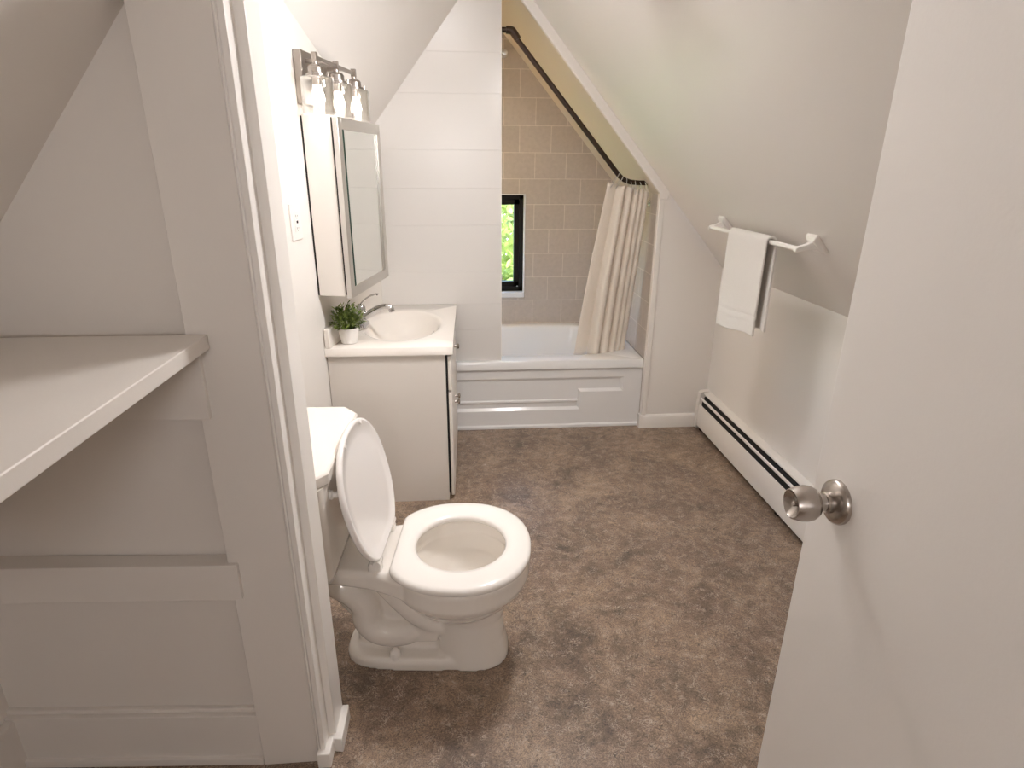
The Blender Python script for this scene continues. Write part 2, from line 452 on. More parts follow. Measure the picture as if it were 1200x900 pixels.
# alcove behind the tub: tiled back and side wall, hidden left wall, lowered sloping soffit
WIN = (-0.16, 0.414, 0.604, 1.262)   # window opening in the back wall
def f_back(b):
    x0, x1 = -0.52, 1.12
    for (a0, a1, c0, c1) in ((x0, WIN[0], 0, 2.5), (WIN[1], x1, 0, 2.5), (WIN[0], WIN[1], 0, WIN[2]), (WIN[0], WIN[1], WIN[3], 2.5)):
        box(b, a0, a1, YB, YB + 0.12, c0, c1)
struct('wall_back', f_back, M_tileb)
struct('wall_alcove_right', lambda b: box(b, 1.024, 1.09, YT + 0.002, YB + 0.01, 0.0, 1.45), M_tiler)
struct('wall_alcove_left', lambda b: box(b, -0.56, -0.47, 3.22, YB + 0.05, 0.0, 1.75), M_tiler)
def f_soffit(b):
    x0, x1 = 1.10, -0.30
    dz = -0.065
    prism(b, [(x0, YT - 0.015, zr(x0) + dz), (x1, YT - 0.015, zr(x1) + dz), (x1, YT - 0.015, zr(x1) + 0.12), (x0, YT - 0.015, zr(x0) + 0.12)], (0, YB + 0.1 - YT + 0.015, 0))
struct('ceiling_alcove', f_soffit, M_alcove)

# wall strip right of the tub, trims around the alcove's mouth
def f_end(b):
    pts = [(1.051, 3.176, 0), (XR + 0.02, 3.176, 0), (XR + 0.02, 3.176, zr(XR)), (1.051, 3.176, zr(1.051) + 0.02)]
    prism(b, pts, (0, 0.10, 0))
struct('wall_end', f_end, M_wall)
struct('trim_4', lambda b: box(b, 1.022, 1.051, 3.166, 3.20, 0.0, 1.315), M_trim, 0.003)
def f_slopetrim(b):
    x0, x1 = 1.075, 0.13
    y = 3.158
    pts = [(x0, y, zr(x0) + 0.004), (x1, y, zr(x1) + 0.004), (x1, y, zr(x1) - 0.064), (x0 - 0.055, y, zr(x0 - 0.055) - 0.064), (x0 - 0.055, y, zr(x0) - 0.03), (x0 - 0.01, y, zr(x0) - 0.03)]
    prism(b, pts, (0, 0.03, 0))
struct('trim_5', f_slopetrim, M_trim, 0.004)
def f_bbr(b):
    pts = [(3.176, 0), (3.158, 0), (3.158, 0.066), (3.162, 0.074), (3.168, 0.078), (3.176, 0.080)]
    prism(b, [(1.016, y, z) for y, z in pts], (XR - 1.016, 0, 0))
    box(b, 1.0125, 1.03, 3.1572, YT + 0.004, 0, 0.0806)
struct('baseboard_right', f_bbr, M_trim)

# entry wall behind the camera with the doorway the picture is taken from, widened to pass the added hall lamp
def f_entry(b):
    y0, y1 = -0.16, -0.06
    box(b, -1.2, -0.95, y0, y1, 0, 2.6)
    box(b, 0.62, XR + 0.02, y0, y1, 0, 2.0)
    box(b, -0.95, 0.62, y0, y1, 1.86, 2.6)
struct('wall_entry', f_entry, M_wall)
struct('wall_hall', lambda b: box(b, -1.3, XR + 0.05, -1.55, -1.46, 0, 2.6), M_wall)

# window
win = bpy.data.objects.new('window_1', None); COL.objects.link(win); win['kind'] = 'structure'
def f_wframe(b):
    x0, x1, z0, z1 = WIN[0] + 0.002, WIN[1] - 0.002, WIN[2] + 0.030, WIN[3] - 0.001
    for (w, y0, y1, e) in ((0.028, YB + 0.028, YB + 0.10, 0.0), (0.036, YB + 0.040, YB + 0.09, 0.026)):
        a0, a1, c0, c1 = x0 + e, x1 - e, z0 + e, z1 - e
        for q in ((a0, a0 + w, c0, c1), (a1 - w, a1, c0, c1), (a0, a1, c0, c0 + w), (a0, a1, c1 - w, c1)):
            box(b, q[0], q[1], y0, y1, q[2], q[3])
struct('window_frame', f_wframe, M_black, 0.002, win)
struct('window_glass', lambda b: box(b, WIN[0] + 0.05, WIN[1] - 0.05, YB + 0.062, YB + 0.068, WIN[2] + 0.07, WIN[3] - 0.05), M_pane, 0, win)
struct('window_sill', lambda b: box(b, WIN[0], WIN[1] + 0.004, YB - 0.016, YB + 0.11, WIN[2] - 0.008, WIN[2] + 0.028), M_sillm, 0.003, win)
def f_reveal(b):
    box(b, WIN[1] - 0.003, WIN[1] + 0.006, YB - 0.005, YB + 0.11, WIN[2] + 0.028, WIN[3] + 0.004)
    box(b, WIN[0], WIN[1] + 0.006, YB - 0.005, YB + 0.11, WIN[3], WIN[3] + 0.006)
struct('window_reveal', f_reveal, M_reveal, 0.001, win)
o = one('window_latch', lambda b: lathe(b, [(0, 0), (0.006, 0), (0.005, 0.004), (0, 0.005)], 12, Matrix.Translation((0.375, YB + 0.041, 0.662)) @ Matrix.Rotation(radians(90), 4, 'X')), M_satin, win)

# door standing open on the right, the knob near its far edge
door = bpy.data.objects.new('door_1', None); COL.objects.link(door); door['kind'] = 'structure'; door.location = (0.57, 0.05, 0)
struct('door_slab', lambda b: box(b, 0.0, 0.036, 0.0, 0.782, 0.012, 1.80), M_door, 0.0025, door)
kn = Matrix.Translation((0.0, 0.716, 0.964)) @ Matrix.Rotation(radians(-90), 4, 'Y')
one('knob_rosette', lambda b: lathe(b, [(0, -0.001), (0.0345, -0.001), (0.0350, 0.004), (0.0335, 0.008), (0.030, 0.0105), (0.0225, 0.0125), (0.0165, 0.014), (0.0165, 0.022), (0.0150, 0.0235), (0, 0.0235)], 48, kn), M_nickel, door)
kb = one('door_knob', lambda b: lathe(b, [(0, 0.022), (0.0135, 0.022), (0.0130, 0.032), (0.0165, 0.034), (0.0225, 0.038), (0.0265, 0.045), (0.0278, 0.053), (0.0270, 0.062), (0.0245, 0.071), (0.0230, 0.0755), (0.0218, 0.0760), (0.0205, 0.0735), (0.0120, 0.0690), (0.0050, 0.0665), (0, 0.0665)], 48, kn), M_nickel, door)
one('knob_button', lambda b: lathe(b, [(0, 0.066), (0.0042, 0.066), (0.0042, 0.0715), (0.003, 0.073), (0, 0.073)], 16, kn), M_nickel, kb)

# ------------------------------------------------------------------ bathtub
tub = thing('bathtub', 'white acrylic bathtub with a stepped apron panel in the tiled alcove', 'bathtub', (0, YT, 0))
TX0, TX1, TZ = -0.468, 1.022, 0.412
TD = YB - 0.002 - YT
def basin_ring(x0, x1, y0, y1, r, z, n=8):
    pts = []
    for (cx, cy, a0) in ((x1 - r, y1 - r, 0), (x0 + r, y1 - r, 90), (x0 + r, y0 + r, 180), (x1 - r, y0 + r, 270)):
        for i in range(n + 1):
            a = radians(a0 + 90 * i / n); pts.append((cx + r * cos(a), cy + r * sin(a), z))
    return pts
def f_tub(b):
    n = 8
    outer = basin_ring(TX0, TX1, 0.0, TD, 0.006, TZ, n)
    outer_lo = basin_ring(TX0, TX1, 0.0, TD, 0.006, TZ - 0.048, n)
    rings = [outer_lo, basin_ring(TX0, TX1, 0.0, TD, 0.006, TZ - 0.006, n), basin_ring(TX0 + .004, TX1 - .004, 0.004, TD - .004, 0.006, TZ, n),
             basin_ring(TX0 + 0.09, TX1 - 0.075, 0.108, TD - 0.055, 0.235, TZ, n),
             basin_ring(TX0 + 0.098, TX1 - 0.083, 0.116, TD - 0.063, 0.23, TZ - 0.003, n),
             basin_ring(TX0 + 0.104, TX1 - 0.089, 0.122, TD - 0.069, 0.225, TZ - 0.014, n),
             basin_ring(TX0 + 0.15, TX1 - 0.125, 0.150, TD - 0.085, 0.20, TZ - 0.20, n),
             basin_ring(TX0 + 0.20, TX1 - 0.150, 0.175, TD - 0.105, 0.17, 0.115, n),
             basin_ring(TX0 + 0.25, TX1 - 0.20, 0.22, TD - 0.15, 0.13, 0.085, n)]
    loft(b, rings, False, True)
one('tub_basin', f_tub, M_tub, tub, angle=50)
def f_apron(b):
    # front skirt with an L-shaped recess; polygons in the XZ plane
    yf, yi = 0.014, 0.026
    xl, xr, zt = TX0, 1.0215, 0.372
    e = 0.016
    Lo = [(xl, 0.305), (0.915, 0.305), (0.915, 0.218), (0.668, 0.218), (0.668, 0.108), (xl, 0.108)]
    Li = [(xl, 0.305 - e), (0.915 - e, 0.305 - e), (0.915 - e, 0.218 + e), (0.668 - e, 0.218 + e), (0.668 - e, 0.108 + e), (xl, 0.108 + e)]
    V = lambda p, y: b.verts.new((p[0], y, p[1]))
    vo = [V(p, yf) for p in Lo]; vi = [V(p, yi) for p in Li]
    for i in range(5): b.faces.new((vo[i], vo[i + 1], vi[i + 1], vi[i]))
    b.faces.new(vi)
    c = {k: V(p, yf) for k, p in dict(tl=(xl, zt), tr=(xr, zt), r1=(xr, 0.218), r2=(xr, 0.108), br=(xr, 0.0), bl=(xl, 0.0), bm=(0.668, 0.0), tm=(0.915, zt)).items()}
    b.faces.new((c['tl'], c['tm'], vo[1], vo[0])); b.faces.new((c['tm'], c['tr'], c['r1'], vo[2], vo[1]))
    b.faces.new((vo[3], vo[2], c['r1'], c['r2'], c['br'], c['bm'], vo[4])); b.faces.new((vo[5], vo[4], c['bm'], c['bl']))
    # raised bead across the lower leg of the panel
    prism(b, [(xl, yi + 0.001, 0.172), (xl, yi - 0.008, 0.166), (xl, yi - 0.008, 0.156), (xl, yi + 0.001, 0.150)], (0.668 - e - xl, 0, 0))
    # back side and base strip
    box(b, xl, xr, yi + 0.004, yi + 0.03, 0.0, zt)
    prism(b, [(xl, yf + 0.002, 0.0), (xl, yf - 0.010, 0.0), (xl, yf - 0.010, 0.014), (xl, yf + 0.002, 0.022)], (xr - xl, 0, 0))
    prism(b, [(xl, yf + 0.002, 0.372), (xl, yf - 0.004, 0.368), (xl, yf + 0.002, 0.350)], (xr - xl, 0, 0))
bm = BM(); f_apron(bm)
ap = finish('apron', bm, M_tub, tub, angle=20)

# ------------------------------------------------------------------ curtain rod and curtain
rod = thing('curtain_rod', 'dark bronze pipe curtain rod following the sloped ceiling over the tub', 'curtain rod', (1.02, 3.285, 1.36))
def RL(p): return (p[0] - 1.02, p[1], p[2] - 1.36)
ROD = [(-0.465, 0, 2.053), (0.20, 0, 2.053), (0.255, 0, 2.052), (0.268, 0, 2.045), (0.283, 0, 2.022)]
ROD2 = [(0.283, 0, 2.022), (0.815, 0, 1.415), (0.835, 0.0, 1.393), (0.860, 0.0, 1.375), (0.895, 0.0, 1.364), (0.94, 0.0, 1.360), (1.021, 0, 1.360)]
def f_rod(b):
    tube(b, [RL(p) for p in ROD], 0.0125, 16)
    tube(b, [RL(p) for p in ROD2], 0.0125, 16)
one('pipe', f_rod, M_bronze, rod, angle=60)
one('elbow', lambda b: tube(b, [RL(p) for p in ((0.236, 0, 2.053), (0.262, 0, 2.051), (0.276, 0, 2.038), (0.294, 0, 2.013))], [0.0175, 0.0185, 0.0185, 0.0175], 16, sub=4), M_bronze, rod, angle=60)
one('flange', lambda b: lathe(b, [(0, 0), (0.034, 0), (0.034, 0.006), (0.021, 0.010), (0.018, 0.024), (0, 0.024)], 24, Matrix.Translation((0.0035, 0, 0)) @ Matrix.Rotation(radians(-90), 4, 'Y')), M_bronze, rod)

cur = thing('shower_curtain', 'cream pleated shower curtain pushed to the right end of the tub', 'curtain', (0.85, 3.33, 0.42))
random.seed(4)
NU, NV = 150, 44
def cur_pt(u, v):
    """u across (0 left, 1 right), v down (0 top, 1 hem)"""
    folds = 5.2
    # fold phase with unequal widths
    uu = u ** 1.75 + 0.012 * sin(2 * pi * u * 2.3 + 0.6)
    ph = 2 * pi * folds * uu - 0.9
    am = 0.35 + 0.65 * min(1.0, u / 0.35)
    tx = 0.772 + (0.992 - 0.772) * u
    tz = 1.372 - 0.052 * (u ** 0.6) + 0.004 * sin(ph * 1.4)
    ty = 3.285 + 0.024 * am * sin(ph)
    bxm = 0.640 + (0.958 - 0.640) * (u ** 0.92)
    by = 3.352 + 0.15 * max(0, u - 0.30) ** 1.8 + 0.044 * am * sin(ph + 0.2) * (1 - 0.35 * u)
    bz = 0.392
    s = v ** 1.12
    x = tx * (1 - s) + bxm * s + 0.011 * am * cos(ph) * (0.5 + 0.5 * v)
    y = ty * (1 - v) + by * v
    z = tz * (1 - v) + bz * v
    x += -0.012 * sin(pi * v) * (1 - u) 
    return (x - 0.85, y - 3.33, z - 0.42)
def f_cur(b):
    g = [[b.verts.new(cur_pt(i / NU, j / NV)) for i in range(NU + 1)] for j in range(NV + 1)]
    for j in range(NV):
        for i in range(NU):
            b.faces.new((g[j][i], g[j][i + 1], g[j + 1][i + 1], g[j + 1][i]))
oc = one('curtain_cloth', f_cur, M_curtain, cur, angle=180)
sm = oc.modifiers.new('thickness', 'SOLIDIFY'); sm.thickness = 0.003
ring_src = None
for k, (u, rx, rz_) in enumerate(((0.10, 0.828, 1.402), (0.26, 0.848, 1.384), (0.42, 0.872, 1.371), (0.56, 0.895, 1.364), (0.70, 0.918, 1.362), (0.84, 0.945, 1.360), (0.97, 0.972, 1.360))):
    p = Vector(cur_pt(u, 0.012)); q = Vector((rx - 0.85, 3.285 - 3.33, rz_ - 0.42))
    d = (q - p)
    def f_ring(b, p=p, q=q, d=d):
        c = (p + q) / 2; h = d.length / 2 + 0.013
        a = d.normalized(); w = Vector((0, 1, 0)); pts = []
        for i in range(22):
            t = 2 * pi * i / 22
            pts.append(c + a * h * cos(t) + w * 0.0185 * sin(t))
        tube(b, pts, 0.0022, 8, False, True)
    one('curtain_ring', f_ring, M_satin, cur)

# small fittings on the tile
def f_hook(b):
    lathe(b, [(0, 0), (0.017, 0), (0.017, 0.005), (0.008, 0.008), (0.006, 0.026), (0.010, 0.030), (0.010, 0.036), (0, 0.038)], 20, Matrix.Rotation(radians(-90), 4, 'Y'))
hk = one('wall_hook', f_hook, M_chrome); hk.location = (1.0235, 3.335, 1.255)
tag(hk, 'small chrome knob hook on the side tile wall just right of the curtain top', 'hook')
def f_hook2(b):
    lathe(b, [(0, 0), (0.024, 0), (0.024, 0.006), (0.010, 0.010), (0.009, 0.035), (0.016, 0.040), (0.016, 0.052), (0, 0.054)], 20, Matrix.Rotation(radians(90), 4, 'X'))
h2 = one('shower_bracket', f_hook2, M_satin); h2.location = (0.279, YB - 0.0005, 2.068)
tag(h2, 'small metal bracket high on the back tile wall beside the pale wing wall edge', 'bracket')

# ------------------------------------------------------------------ vanity
VY0, VY1 = 2.43, 3.186
van = thing('vanity_cabinet', 'white vanity cabinet with drawer front and doors between toilet and wing wall', 'vanity', (-0.3, 2.8, 0))
VL = lambda p: (p[0] + 0.3, p[1] - 2.8, p[2])
def f_vbody(b):
    # open-topped box of panels: near side, far side, wall side, floor, front rails and stile
    N0, N1, F1, F0 = (-0.562, VY0), (-0.078, VY0), (-0.066, VY1), (-0.440, VY1)
    t = 0.016
    prism(b, [VL((x, y, 0.0)) for x, y in (N0, N1, (N1[0], VY0 + t), (N0[0] + 0.003, VY0 + t))], (0, 0, 0.6995))
    prism(b, [VL((x, y, 0.0)) for x, y in (F0, F1, (F1[0], VY1 - t), (F0[0] - 0.003, VY1 - t))], (0, 0, 0.6995))
    prism(b, [VL((x, y, 0.0)) for x, y in ((N0[0] + 0.003, VY0 + t), (N0[0] + 0.015, VY0 + t), (F0[0] + 0.010, VY1 - t), (F0[0] - 0.003, VY1 - t))], (0, 0, 0.6995))
    for z0, z1 in ((0.0, 0.05), (0.50, 0.54), (0.66, 0.6995)):
        prism(b, [VL((x, y, z0)) for x, y in ((N1[0] - 0.018, VY0 + t), (N1[0], VY0 + t), (F1[0], VY1 - t), (F1[0] - 0.018, VY1 - t))], (0, 0, z1 - z0))
    prism(b, [VL((x, y, 0.05)) for x, y in ((N0[0] + 0.015, VY0 + t), (N1[0], VY0 + t), (F1[0], VY1 - t), (F0[0] + 0.010, VY1 - t))], (0, 0, 0.015))
one('carcass', f_vbody, M_van, van, bevel=0.001)
def vfront(name, y0, y1, z0, z1, parent=van):
    bm = BM()
    # overlay slab with a routed frame, standing just off the carcass
    def X(y): return -0.0705 + 0.0155 * (y - VY0) 
    for (e, d0, d1) in ((0.0, 0.002, 0.017),):
        pts = [(X(y0) + d0, y0), (X(y0) + d1, y0), (X(y1) + d1, y1), (X(y1) + d0, y1)]
        prism(bm, [VL((x, y, z0)) for x, y in pts], (0, 0, z1 - z0))
    return finish(name, bm, M_vanf, parent, bevel=0.003)
def vknob(y, z, parent):
    x = -0.0705 + 0.0155 * (y - VY0) + 0.0172
    one('knob', lambda b: lathe(b, [(0, 0), (0.006, 0), (0.005, 0.012), (0.0125, 0.016), (0.0135, 0.021), (0.011, 0.025), (0, 0.027)], 20, Matrix.Translation(VL((x, y, z))) @ Matrix.Rotation(radians(90), 4, 'Y')), M_nickel, parent)
dr = vfront('drawer', VY0 + 0.004, VY1 - 0.03, 0.535, 0.688); vknob(2.86, 0.606, dr)
d1 = vfront('door', VY0 + 0.004, 2.800, 0.022, 0.525); vknob(2.765, 0.352, d1)
d2 = vfront('door', 2.806, VY1 - 0.03, 0.022, 0.525); vknob(2.842, 0.352, d2)
box_k = bx('carcass_gap_shade', (-0.078 + 0.3, -0.0718 + 0.3, VY0 + 0.012 - 2.8, VY1 - 0.06 - 2.8, 0.03, 0.69), M_dark, van, bevel=0)  # dark strip that paints the shade in the slit behind the fronts

ct = thing('sink_countertop', 'white integrated sink countertop with oval basin on the vanity', 'sink', (-0.3, 2.8, 0.70))
CZ = 0.036
corner = [(-0.566, 2.416), (-0.045, 2.416), (-0.031, 3.2245), (-0.4265, 3.2245)]
BC = (-0.285, 2.795); BA, BB = 0.178, 0.265       # basin centre and half axes
def f_ct(b):
    N = 64
    def edge_pt(a):
        # ray from basin centre to the slab outline
        dx, dy = cos(a), sin(a); best = 1e9
        for i in range(4):
            p, q = corner[i], corner[(i + 1) % 4]
            ex, ey = q[0] - p[0], q[1] - p[1]
            den = dx * ey - dy * ex
            if abs(den) < 1e-9: continue
            t = ((p[0] - BC[0]) * ey - (p[1] - BC[1]) * ex) / den
            s = ((p[0] - BC[0]) * dy - (p[1] - BC[1]) * dx) / den
            if t > 0 and -1e-6 <= s <= 1 + 1e-6: best = min(best, t)
        return (BC[0] + dx * best, BC[1] + dy * best)
    angs = [2 * pi * i / N for i in range(N)]
    for c in corner:                                   # snap nearest rays to the corners
        ac = atan2(c[1] - BC[1], c[0] - BC[0]) % (2 * pi)
        k = min(range(N), key=lambda i: abs((angs[i] - ac + pi) % (2 * pi) - pi)); angs[k] = ac
    E_ = [edge_pt(a) for a in angs]
    def ell(f, z, g=1.0, cx=0.0): return [VLc((BC[0] + cx + BA * f * cos(a), BC[1] + BB * f * sin(a) * g, z)) for a in angs]
    VLc = lambda p: (p[0] + 0.3, p[1] - 2.8, p[2])
    out_lo = [VLc((x, y, 0.0)) for x, y in E_]
    out_hi = [VLc((x, y, CZ - 0.003)) for x, y in E_]
    out_in = [VLc((BC[0] + (x - BC[0]) * 0.990, BC[1] + (y - BC[1]) * 0.992, CZ)) for x, y in E_]
    rings = [out_lo, out_hi, out_in, ell(1.12, CZ), ell(1.06, CZ + 0.0005), ell(1.0, CZ - 0.004), ell(0.94, CZ - 0.02), ell(0.84, CZ - 0.055), ell(0.68, CZ - 0.092),
             ell(0.45, CZ - 0.118), ell(0.2, CZ - 0.128), ell(0.06, CZ - 0.130)]
    loft(b, rings, False, True)
one('counter_and_basin', f_ct, M_top, ct, angle=70)
def f_bs(b):
    # backsplash along the angled left wall
    y0, y1 = 2.416, 2.790
    x = lambda y: wall_x(y) + 0.003
    prism(b, [(x(y0) + 0.3, y0 - 2.8, CZ - 0.002), (x(y0) + 0.021 + 0.3, y0 - 2.8, CZ - 0.002), (x(y1) + 0.021 + 0.3, y1 - 2.8, CZ - 0.002), (x(y1) + 0.3, y1 - 2.8, CZ - 0.002)], (0, 0, 0.082))
one('backsplash', f_bs, M_top, ct, bevel=0.004, seg=3)
one('drain', lambda b: lathe(b, [(0, -0.002), (0.02, -0.002), (0.02, 0.003), (0.014, 0.004), (0, 0.002)], 20, Matrix.Translation((BC[0] + 0.3, BC[1] - 2.8, CZ - 0.129))), M_chrome, ct)
one('overflow_ring', lambda b: lathe(b, [(0.006, 0), (0.010, 0), (0.010, 0.003), (0.006, 0.003)], 16, Matrix.Translation((BC[0] + 0.3 + 0.145, BC[1] - 2.8, CZ - 0.043)) @ Matrix.Rotation(radians(-60), 4, 'Y')), M_chrome, ct)

# faucet
fa = thing('faucet', 'chrome single-lever faucet at the left edge of the sink', 'faucet', (-0.465, 2.765, 0.736), radians(-4))
def f_fbase(b):
    def ring(fx, fy, z): return [(fx * cos(2 * pi * i / 32) * (1 if abs(cos(2*pi*i/32)) else 1), fy * math.copysign(abs(sin(2 * pi * i / 32)) ** 0.6, sin(2 * pi * i / 32)), z) for i in range(32)]
    loft(b, [ring(0.027, 0.078, 0), ring(0.027, 0.078, 0.008), ring(0.024, 0.073, 0.013), ring(0.020, 0.045, 0.017), ring(0.0185, 0.026, 0.026)])
one('base', f_fbase, M_chrome, fa, angle=50)
one('body', lambda b: lathe(b, [(0, 0.010), (0.023, 0.012), (0.0205, 0.030), (0.0195, 0.070), (0.021, 0.082), (0.020, 0.094), (0.013, 0.103), (0, 0.105)], 28), M_chrome, fa)
def f_spout(b):
    path = [(0.0, 0, 0.045), (0.03, 0, 0.058), (0.07, 0, 0.082), (0.105, 0, 0.094), (0.128, 0, 0.094), (0.138, 0, 0.086), (0.141, 0, 0.072)]
    tube(b, path, [0.019, 0.018, 0.0155, 0.0135, 0.013, 0.0135, 0.0135], 20, sub=5)
one('spout', f_spout, M_chrome, fa, angle=60)
def f_lever(b):
    rings = []
    for (x, z, w, h) in ((-0.012, 0.096, 0.012, 0.010), (0.0, 0.110, 0.014, 0.010), (0.022, 0.130, 0.0125, 0.0075), (0.048, 0.146, 0.011, 0.0055), (0.072, 0.153, 0.010, 0.0045), (0.084, 0.152, 0.008, 0.0035)):
        rings.append([(x + h * 0.5 * sin(2 * pi * i / 16), w * cos(2 * pi * i / 16), z + h * sin(2 * pi * i / 16)) for i in range(16)])
    loft(b, rings)
one('lever', f_lever, M_chrome, fa, angle=60)
one('lever_cap', lambda b: lathe(b, [(0, -0.001), (0.0025, -0.001), (0.002, 0.002), (0, 0.002)], 10, Matrix.Translation((0.079, -0.008, 0.150)) @ Matrix.Rotation(radians(90), 4, 'X')), M_dark, fa)

# potted plant
pl = thing('potted_plant', 'small green boxwood-like plant in a white pot on the vanity corner', 'plant', (-0.478, 2.497, 0.7365))
one('pot', lambda b: lathe(b, [(0, 0), (0.029, 0), (0.033, 0.003), (0.0425, 0.062), (0.0425, 0.067), (0.040, 0.068), (0.038, 0.060), (0, 0.058)], 36), M_white, pl)
one('soil', lambda b: lathe(b, [(0.0375, 0.056), (0.036, 0.0605), (0.02, 0.062), (0, 0.063)], 24), M_soil, pl)
random.seed(11)
def add_leaf(b, p, d, L, w, up=Vector((0, 0, 1)), bend=0.2):
    d = d.normalized(); s = d.cross(up)
    if s.length < 1e-3: s = Vector((1, 0, 0))
    s.normalize(); n = s.cross(d)
    pts = []
    for (t, k) in ((0, 0.15), (0.3, 0.85), (0.6, 1.0), (0.85, 0.6), (1.0, 0.05)):
        c = p + d * L * t - n * (bend * L * t * t)
        pts.append((b.verts.new(c + s * w * k), b.verts.new(c - n * w * 0.25 * k), b.verts.new(c - s * w * k)))
    for a, c in zip(pts, pts[1:]):
        b.faces.new((a[0], a[1], c[1], c[0])); b.faces.new((a[1], a[2], c[2], c[1]))
def f_fol(b):
    for k in range(62):
        a = random.uniform(0, 2 * pi); el = math.asin(random.uniform(-0.12, 1.0))
        R = random.uniform(0.058, 0.082)
        d = Vector((cos(a) * cos(el), sin(a) * cos(el), sin(el) * 1.0))
        p0 = Vector((d.x * 0.018, d.y * 0.018, 0.062)); tip = Vector((0, 0, 0.092)) + d * R
        tip.x *= 0.95
        tube(b, [p0, (p0 + tip) / 2 + Vector((0, 0, 0.006)), tip], 0.0009, 5)
        for j in range(9):
            t = 0.35 + 0.65 * j / 8
            p = p0.lerp(tip, t)
            dd = (d + Vector((random.uniform(-1, 1), random.uniform(-1, 1), random.uniform(-0.5, 1.0))) * 0.85)
            add_leaf(b, p, dd, random.uniform(0.014, 0.021), random.uniform(0.0036, 0.0056))
one('foliage', f_fol, M_leaf, pl, angle=180)

# ------------------------------------------------------------------ medicine cabinet (on the angled left wall)
def wall_pt(s, d=0.0): return (WX + sin(TH) * s + cos(TH) * d, WY + cos(TH) * s - sin(TH) * d)
wp = wall_pt(0.0, 0.0)
mc = thing('medicine_cabinet', 'mirrored medicine cabinet with satin frame above the vanity', 'cabinet', (wp[0], wp[1], 0.955), -TH)
bx('box', (0.0075, 0.112, 0.012, 0.50, 0.0, 0.655), M_vanf, mc, bevel=0.002)
bx('wall_gap_shade', (0.0005, 0.0075, 0.014, 0.498, 0.002, 0.653), M_dark, mc, bevel=0)  # black filler, paints the shade in the gap along the wall
bx('door_gap_shade', (0.112, 0.121, 0.016, 0.492, 0.006, 0.648), M_dark, mc, bevel=0)  # black filler, paints the shade in the gap behind the door
md = bx('mirror', (0.133, 0.1375, 0.046, 0.466, 0.036, 0.610), M_mirror, mc, bevel=0)
def f_mframe(b):
    y0, y1, z0, z1 = 0.004, 0.508, -0.006, 0.650
    w = 0.042
    for q in ((y0, y0 + w, z0, z1), (y1 - w, y1, z0, z1), (y0 + w, y1 - w, z0, z0 + w), (y0 + w, y1 - w, z1 - w, z1)):
        box(b, 0.121, 0.1415, q[0], q[1], q[2], q[3])
one('door_frame', f_mframe, M_satin, mc, bevel=0.0015)
bx('mirror_edge', (0.1332, 0.1413, 0.0462, 0.062, 0.036, 0.610), M_bevelg, mc, bevel=0)
bx('mirror_bead', (0.1375, 0.1413, 0.436, 0.446, 0.036, 0.610), M_satin, mc, bevel=0.001)

# ------------------------------------------------------------------ vanity light
lp = wall_pt(-0.0, 0.0)
vl = thing('vanity_light', 'brushed nickel three-lamp vanity light with clear glass shades', 'wall light', (lp[0], lp[1], 1.70), -TH)
DP = 0.001
bx('back_plate', (DP, DP + 0.030, 0.004, 0.352, -0.056, 0.118), M_fixture, vl, bevel=0.003)
LD = DP + 0.092
LS = (-0.030, 0.168, 0.362)
bx('rail', (LD - 0.006, LD + 0.006, LS[0] + 0.002, LS[2] - 0.002, 0.080, 0.092), M_fixture, vl, bevel=0.001)
one('rail_arm', lambda b: box(b, DP + 0.02, LD, 0.040, 0.052, 0.080, 0.092), M_fixture, vl, bevel=0.001)
one('rail_arm', lambda b: box(b, DP + 0.02, LD, 0.240, 0.252, 0.080, 0.092), M_fixture, vl, bevel=0.001)
def f_socket(b, s):
    T = Matrix.Translation((LD, s, 0))
    box(b, LD - 0.0085, LD + 0.0085, s - 0.0085, s + 0.0085, 0.074, 0.102)
    lathe(b, [(0, 0.078), (0.009, 0.078), (0.010, 0.066), (0.022, 0.062), (0.027, 0.055), (0.027, 0.038), (0.035, 0.036), (0.035, 0.028), (0.015, 0.027), (0.015, 0.000), (0, 0.000)], 24, T)
    for k in range(3):
        a = 2 * pi * k / 3 + 0.5
        lathe(b, [(0, -0.004), (0.004, -0.004), (0.004, 0.012), (0, 0.013)], 10, T @ Matrix.Translation((0.039 * cos(a), 0.039 * sin(a), 0.031)))
def f_shade(b, s):
    r = 0.055; t = 0.0024
    lathe(b, [(0.014, 0.0275), (r - 0.008, 0.0275), (r - 0.002, 0.025), (r, 0.019), (r, -0.088), (r - 0.001, -0.0895), (r - t, -0.088), (r - t, 0.018), (r - 0.004, 0.0235), (0.014, 0.025)], 40, Matrix.Translation((LD, s, 0)))
def f_bulb(b, s):
    lathe(b, [(0, -0.066), (0.010, -0.064), (0.019, -0.056), (0.0225, -0.044), (0.021, -0.030), (0.015, -0.014), (0.0125, 0.004), (0, 0.004)], 24, Matrix.Translation((LD, s, 0)))
for s in LS:
    sk = one('lamp_socket', lambda b: f_socket(b, s), M_fixture, vl, bevel=0)
    one('glass_shade', lambda b: f_shade(b, s), M_glass, vl, angle=50)
    one('light_bulb', lambda b: f_bulb(b, s), M_bulb, vl, angle=180)

